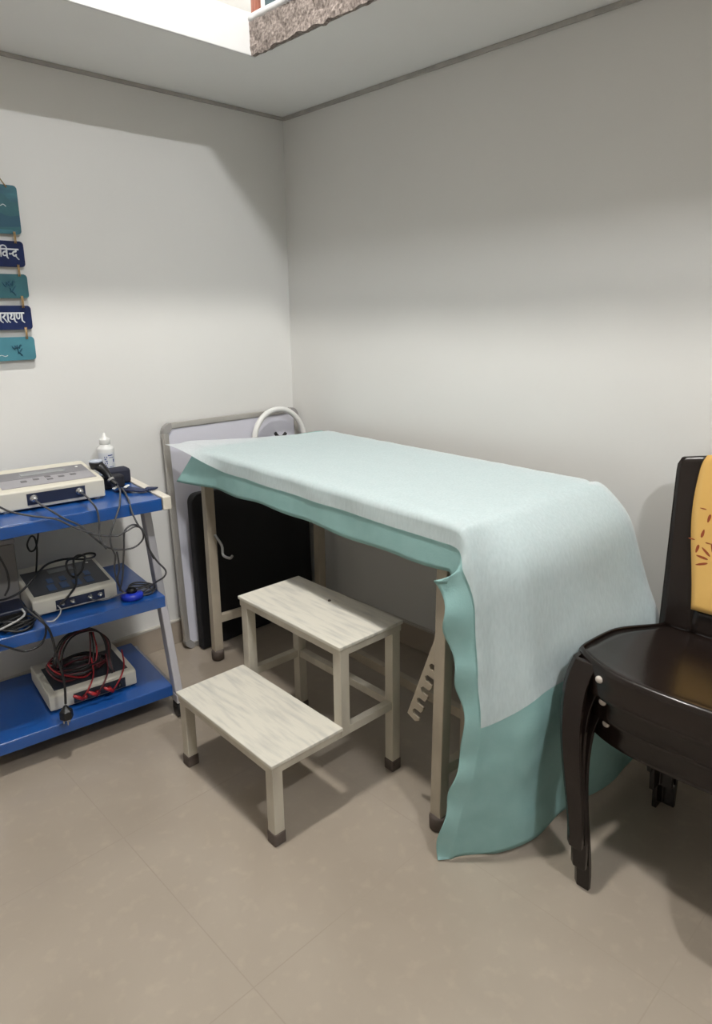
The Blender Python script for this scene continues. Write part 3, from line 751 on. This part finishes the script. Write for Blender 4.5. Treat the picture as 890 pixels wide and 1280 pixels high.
# lead bundle on the bottom machine
lb = thing('lead_bundle', 'heap of red and black electrode leads on top of the bottom shelf machine', 'electrode leads', TW(-.22, .12, Z1 + .066), RR)
def bl(pts, r, m, nm='lead'):
    inv = [to_frame(TW(-.22, .12, 0), RR, TW(*p)) - Vector((0, 0, Z1 + .066)) for p in pts]
    return link(nm, MB().tube(catmull(inv, 6), r, 7), m, lb, smooth=True)
for k in range(9):
    mm = ['cablek', 'darkred', 'cablek', 'darkred', 'cablek', 'darkred', 'darkred', 'cablek', 'cablek'][k]
    j1 = lambda s_: random.uniform(-s_, s_)
    a0 = random.uniform(0, 6)
    rx, ry = random.uniform(.055, .090), random.uniform(.030, .055)
    pts = []
    for q_ in range(12):
        a = a0 + q_ * .95
        pts.append((-.235 + rx * math.cos(a) + j1(.006), .13 + ry * math.sin(a) + j1(.006), Z1 + .068 + .004 * k * .7 + .010 * abs(math.sin(a * .5 + k)) + q_ * .0006))
    bl(pts, .0026, mm)
for k, off in enumerate((0, 3, 6, 10)):
    pts = C([(66 + off, 835, .09), (70 + off, 812, .10), (82 + off, 795, .11), (104 + off, 785 + off * .3, .12), (122 + off * .6, 789 + off * .4, .12), (131 + off * .6, 803, .11), (134 + off * .4, 822, .10), (138 + off * .3, 836, .08), (150 - off, 842, .07)])
    bl(pts, .0026, 'cablek' if k != 2 else 'darkred')
for k, off in enumerate((0, 4, 8)):
    bl(C([(112 + off * .5, 790, .13), (113 + off, 812, .12), (110 + off, 832, .10), (98 + off, 846, .085), (80, 852 - off, .075), (66, 846 - off, .08), (58 + k, 834 - off * .5, .10), (66, 822 + off, .12)]), .0026, ['darkred', 'cablek', 'red'][k])
for k, (a, b_) in enumerate(((100, 868), (118, 863), (138, 858))):
    bl(C([(a + 2, b_ + 6, .028), (a + 8, b_ - 2, .012), (a + 14, b_ - 14, .02), (a + 17, b_ - 28, .06), (a + 14, b_ - 46, .10)]), .0024, 'red' if k != 1 else 'darkred')
    P0 = [to_frame(TW(-.22, .12, 0), RR, TW(*p)) - Vector((0, 0, Z1 + .066)) for p in C([(a - 8, b_ + 2, .012), (a + 4, b_ + 6, .012)])]
    link('clip', MB().tube([P0[0], (P0[0] + P0[1]) / 2, P0[1]], [.004, .006, .005], 8), 'red', lb, smooth=True)

# ------------------------------------------------------------------ stack of plastic chairs
SX, SY = -.312, -1.882
def chair_parts(root):
    # local: front = -y, x across
    def hwid(v):   # half width at depth v 0 front .. 1 back
        return .232 - .006 * v + .012 * math.sin(v * PI) - .045 * sm(.5, 1, v)
    dep0, dep1 = -.205, .215
    def seat(i, j):
        x = (j * 2 - 1); v = i
        h = hwid(v)
        yy = dep0 + (dep1 - dep0) * v
        # round plan corners
        k = abs(x) ** 4
        if v < .25: yy += (.25 - v) * .20 * k
        yy -= .022 * (1 - x * x) * (1 - v)
        z = .402 - .020 * (1 - x * x) * max(0, math.sin(min(1, v * 1.1) * PI)) ** .6 - .050 * v * v ** .3
        return (x * h, yy, z)
    m = MB(); m.grid(seat, 18, 20)
    link('seat', m, 'brown', root, smooth=True, solid=.006, soff=-1)
    # skirt round the seat, rounded over the rim
    per = []
    n = 20
    for k in range(n + 1): per.append(seat(0, k / n))
    right_ = [seat(k / 18, 1) for k in range(1, 19)]
    back_ = [seat(1, 1 - k / n) for k in range(1, n + 1)]
    left_ = [seat(1 - k / 18, 0) for k in range(1, 18)]
    loop = per + right_ + back_ + left_
    N_ = len(loop); vs = []; fs = []
    prof = [(0, 0), (.004, .0025), (.007, -.002), (.009, -.010), (.009, -.03), (.008, -.056), (.011, -.061)]
    for (x, y, z) in loop:
        i = loop.index((x, y, z)); a = Vector(loop[(i + 1) % N_]) - Vector(loop[i - 1]); nrm = Vector((a.y, -a.x, 0)).normalized()
        for (o_, dz) in prof: vs.append((x + nrm.x * o_, y + nrm.y * o_, z + dz * (1.0 if y > -.15 else 1.15)))
    q_ = len(prof)
    for i in range(N_):
        j_ = (i + 1) % N_
        for k in range(q_ - 1): fs.append((i * q_ + k, j_ * q_ + k, j_ * q_ + k + 1, i * q_ + k + 1))
    m = MB(); m.add(vs, fs); link('seat_skirt', m, 'brown', root, smooth=True, solid=.004, soff=0)
    # legs: rounded angle section, splayed
    def leg(sx, front):
        m = MB(); rows = []
        K = 14
        for k in range(K + 1):
            s_ = k / K; z = (.397 if front else .345) * (1 - s_) 
            if front:
                cx = sx * (.236 + .008 * sm(0, .12, s_) - .066 * sm(.05, 1, s_) + .006 * math.sin(s_ * PI)); cy2 = -.204 - .090 * s_ - .020 * math.sin(s_ * PI); wd = .062 - .022 * s_
            else:
                cx = sx * (.190 - .036 * s_); cy2 = .198 - .078 * s_ * 1.0; wd = .060 - .016 * s_
            sy = -1 if front else 1
            ring = []
            # L section: outer corner at (cx,cy2)
            t_ = .012; c_ = .012
            o1 = [(-sx * wd, 0), (-sx * c_, 0), (0, -sy * c_), (0, -sy * wd), (-sx * t_, -sy * wd), (-sx * t_, -sy * t_ * 1.2), (-sx * t_ * 1.2, -sy * t_), (-sx * wd, -sy * t_)]
            for (a, b_) in o1: ring.append((cx + a, cy2 + b_, z))
            rows.append(ring)
        n_ = 8; vs = [p for r_ in rows for p in r_]; fs = []
        for k in range(K):
            for i in range(n_): fs.append((k * n_ + i, k * n_ + (i + 1) % n_, (k + 1) * n_ + (i + 1) % n_, (k + 1) * n_ + i))
        fs += [tuple(range(n_))[::-1], tuple(range(K * n_, K * n_ + n_))]
        m.add(vs, fs); return link('leg', m, 'brown', root, bevel=.004)
    for sx in (-1, 1):
        leg(sx, True); leg(sx, False)
    # back: two stiles, lower bridge and crowned top
    def backpt(x, s_):     # s_: 0 seat level, 1 top ; x -1..1
        z = .350 + s_ * .438 + .020 * (1 - x * x) * s_
        yb_ = .190 + .062 * s_ + .018 * (1 - x * x) * sm(0, .6, s_)
        hw_ = .200 + .014 * s_
        if s_ > .94: hw_ -= .010 * ((s_ - .94) / .06) ** 2
        return (x * hw_, yb_, z)
    def edge(s_):          # inner edge fraction of the stile
        return .80 - .14 * math.sin((s_ - .15) / .85 * PI) if s_ > .15 else .80
    def edge2(s_):
        return .60 + .15 * math.sin(sm(.10, 1.30, s_) * PI * .95) ** .8
    m = MB()
    for sx in (-1, 1):
        m.grid(lambda i, j_: backpt(sx * (1 - (1 - edge2(i)) * (j_)), i), 26, 5)
    m.grid(lambda i, j_: backpt((j_ * 2 - 1) * .60, i * .155), 4, 16)
    link('back_frame', m, 'brown', root, smooth=True, solid=.022, soff=1)
    m = MB()
    def yp(i, j_):
        s_ = .15 + i * .852; p = backpt((j_ * 2 - 1) * (edge2(s_) + .01), s_)
        bul = .010 * (1 - (j_ * 2 - 1) ** 2)
        return (p[0], p[1] - .004 - bul * .5, p[2] + (.002 if i > .98 else 0))
    m.grid(yp, 26, 18)
    yp_o = link('back_panel', m, 'yellow', root, smooth=True, solid=.018, soff=0)
    # leaf and flower cut decoration on the yellow panel
    def petal(cx, cz, ang, ln, wd, par):
        mm = MB(); pts = []
        for k in range(10):
            a = 2 * PI * k / 10; u = math.cos(a) * ln / 2; v = math.sin(a) * wd / 2 * (1 - .2 * math.cos(a))
            pts.append((cx + u * math.cos(ang) - v * math.sin(ang), cz + u * math.sin(ang) + v * math.cos(ang)))
        vs = []
        for (px_, pz_) in pts:
            px_ += .010; s_ = (pz_ - .350) / .450; x_ = px_ / (.200 + .014 * s_); p = backpt(x_, s_); t_ = (x_ / (edge2(s_) + .01) + 1) / 2
            yb_ = p[1] - .004 - .005 * (1 - (t_ * 2 - 1) ** 2) - .0095
            vs.append((px_, yb_ , pz_))
        vs2 = [(a, b_ + .002, c) for a, b_, c in vs]; n_ = len(vs)
        mm.add(vs + vs2, [tuple(range(n_)), tuple(range(n_, 2 * n_))[::-1]] + [(i, (i + 1) % n_, (i + 1) % n_ + n_, i + n_) for i in range(n_)])
        link('petal', mm, 'redbrown', par)
    for fx, fz in ((-.124, .669), (-.140, .590), (-.03, .64), (.05, .68), (.12, .60)):
        for a in (80, 260, 175, -5): petal(fx + .020 * math.cos(math.radians(a)), fz + .020 * math.sin(math.radians(a)), math.radians(a), .022 if a in (80, 260) else .016, .007 if a in (80, 260) else .003, yp_o)
    for a in (20, 50, 80, 110, 140, 170, 200, -10): petal(-.098 + .032 * math.cos(math.radians(a)), .546 + .032 * math.sin(math.radians(a)), math.radians(a), .030, .006, yp_o)
    for sx in (-1, 1):
        link('stud', MB().lathe([(.0085, 0), (.0085, .003), (.006, .006), (.001, .0072)], (sx * .160, -.217, .376), 16, (0, -1, 0)), 'stud', root, smooth=True)
def copy_tree(o, parent=None):
    c = o.copy(); COL.objects.link(c); c.parent = parent
    for ch in o.children: copy_tree(ch, c)
    return c
base = thing('plastic_chair', 'dark brown plastic chair on the floor, bottom of the stack', 'chair', (SX, SY, 0), -PI / 2, 'stacked brown plastic chairs')
chair_parts(base)
for k, lab in ((1, 'dark brown plastic chair in the middle of the stack'), (2, 'dark brown plastic chair with yellow flowered backrest, topmost of the stack')):
    c = copy_tree(base); c.location = (SX - .012 * k + .0, SY + .006 * k, .056 * k); c['label'] = lab

# ------------------------------------------------------------------ view
scn.view_settings.view_transform = 'Standard'; scn.view_settings.look = 'None'
scn.view_settings.exposure = -0.03; scn.view_settings.gamma = 1; scn.view_settings.use_curve_mapping = False
w_ = bpy.data.worlds.new('world'); scn.world = w_; w_.use_nodes = True
w_.node_tree.nodes['Background'].inputs[0].default_value = (.5, .5, .5, 1)
w_.node_tree.nodes['Background'].inputs[1].default_value = .05
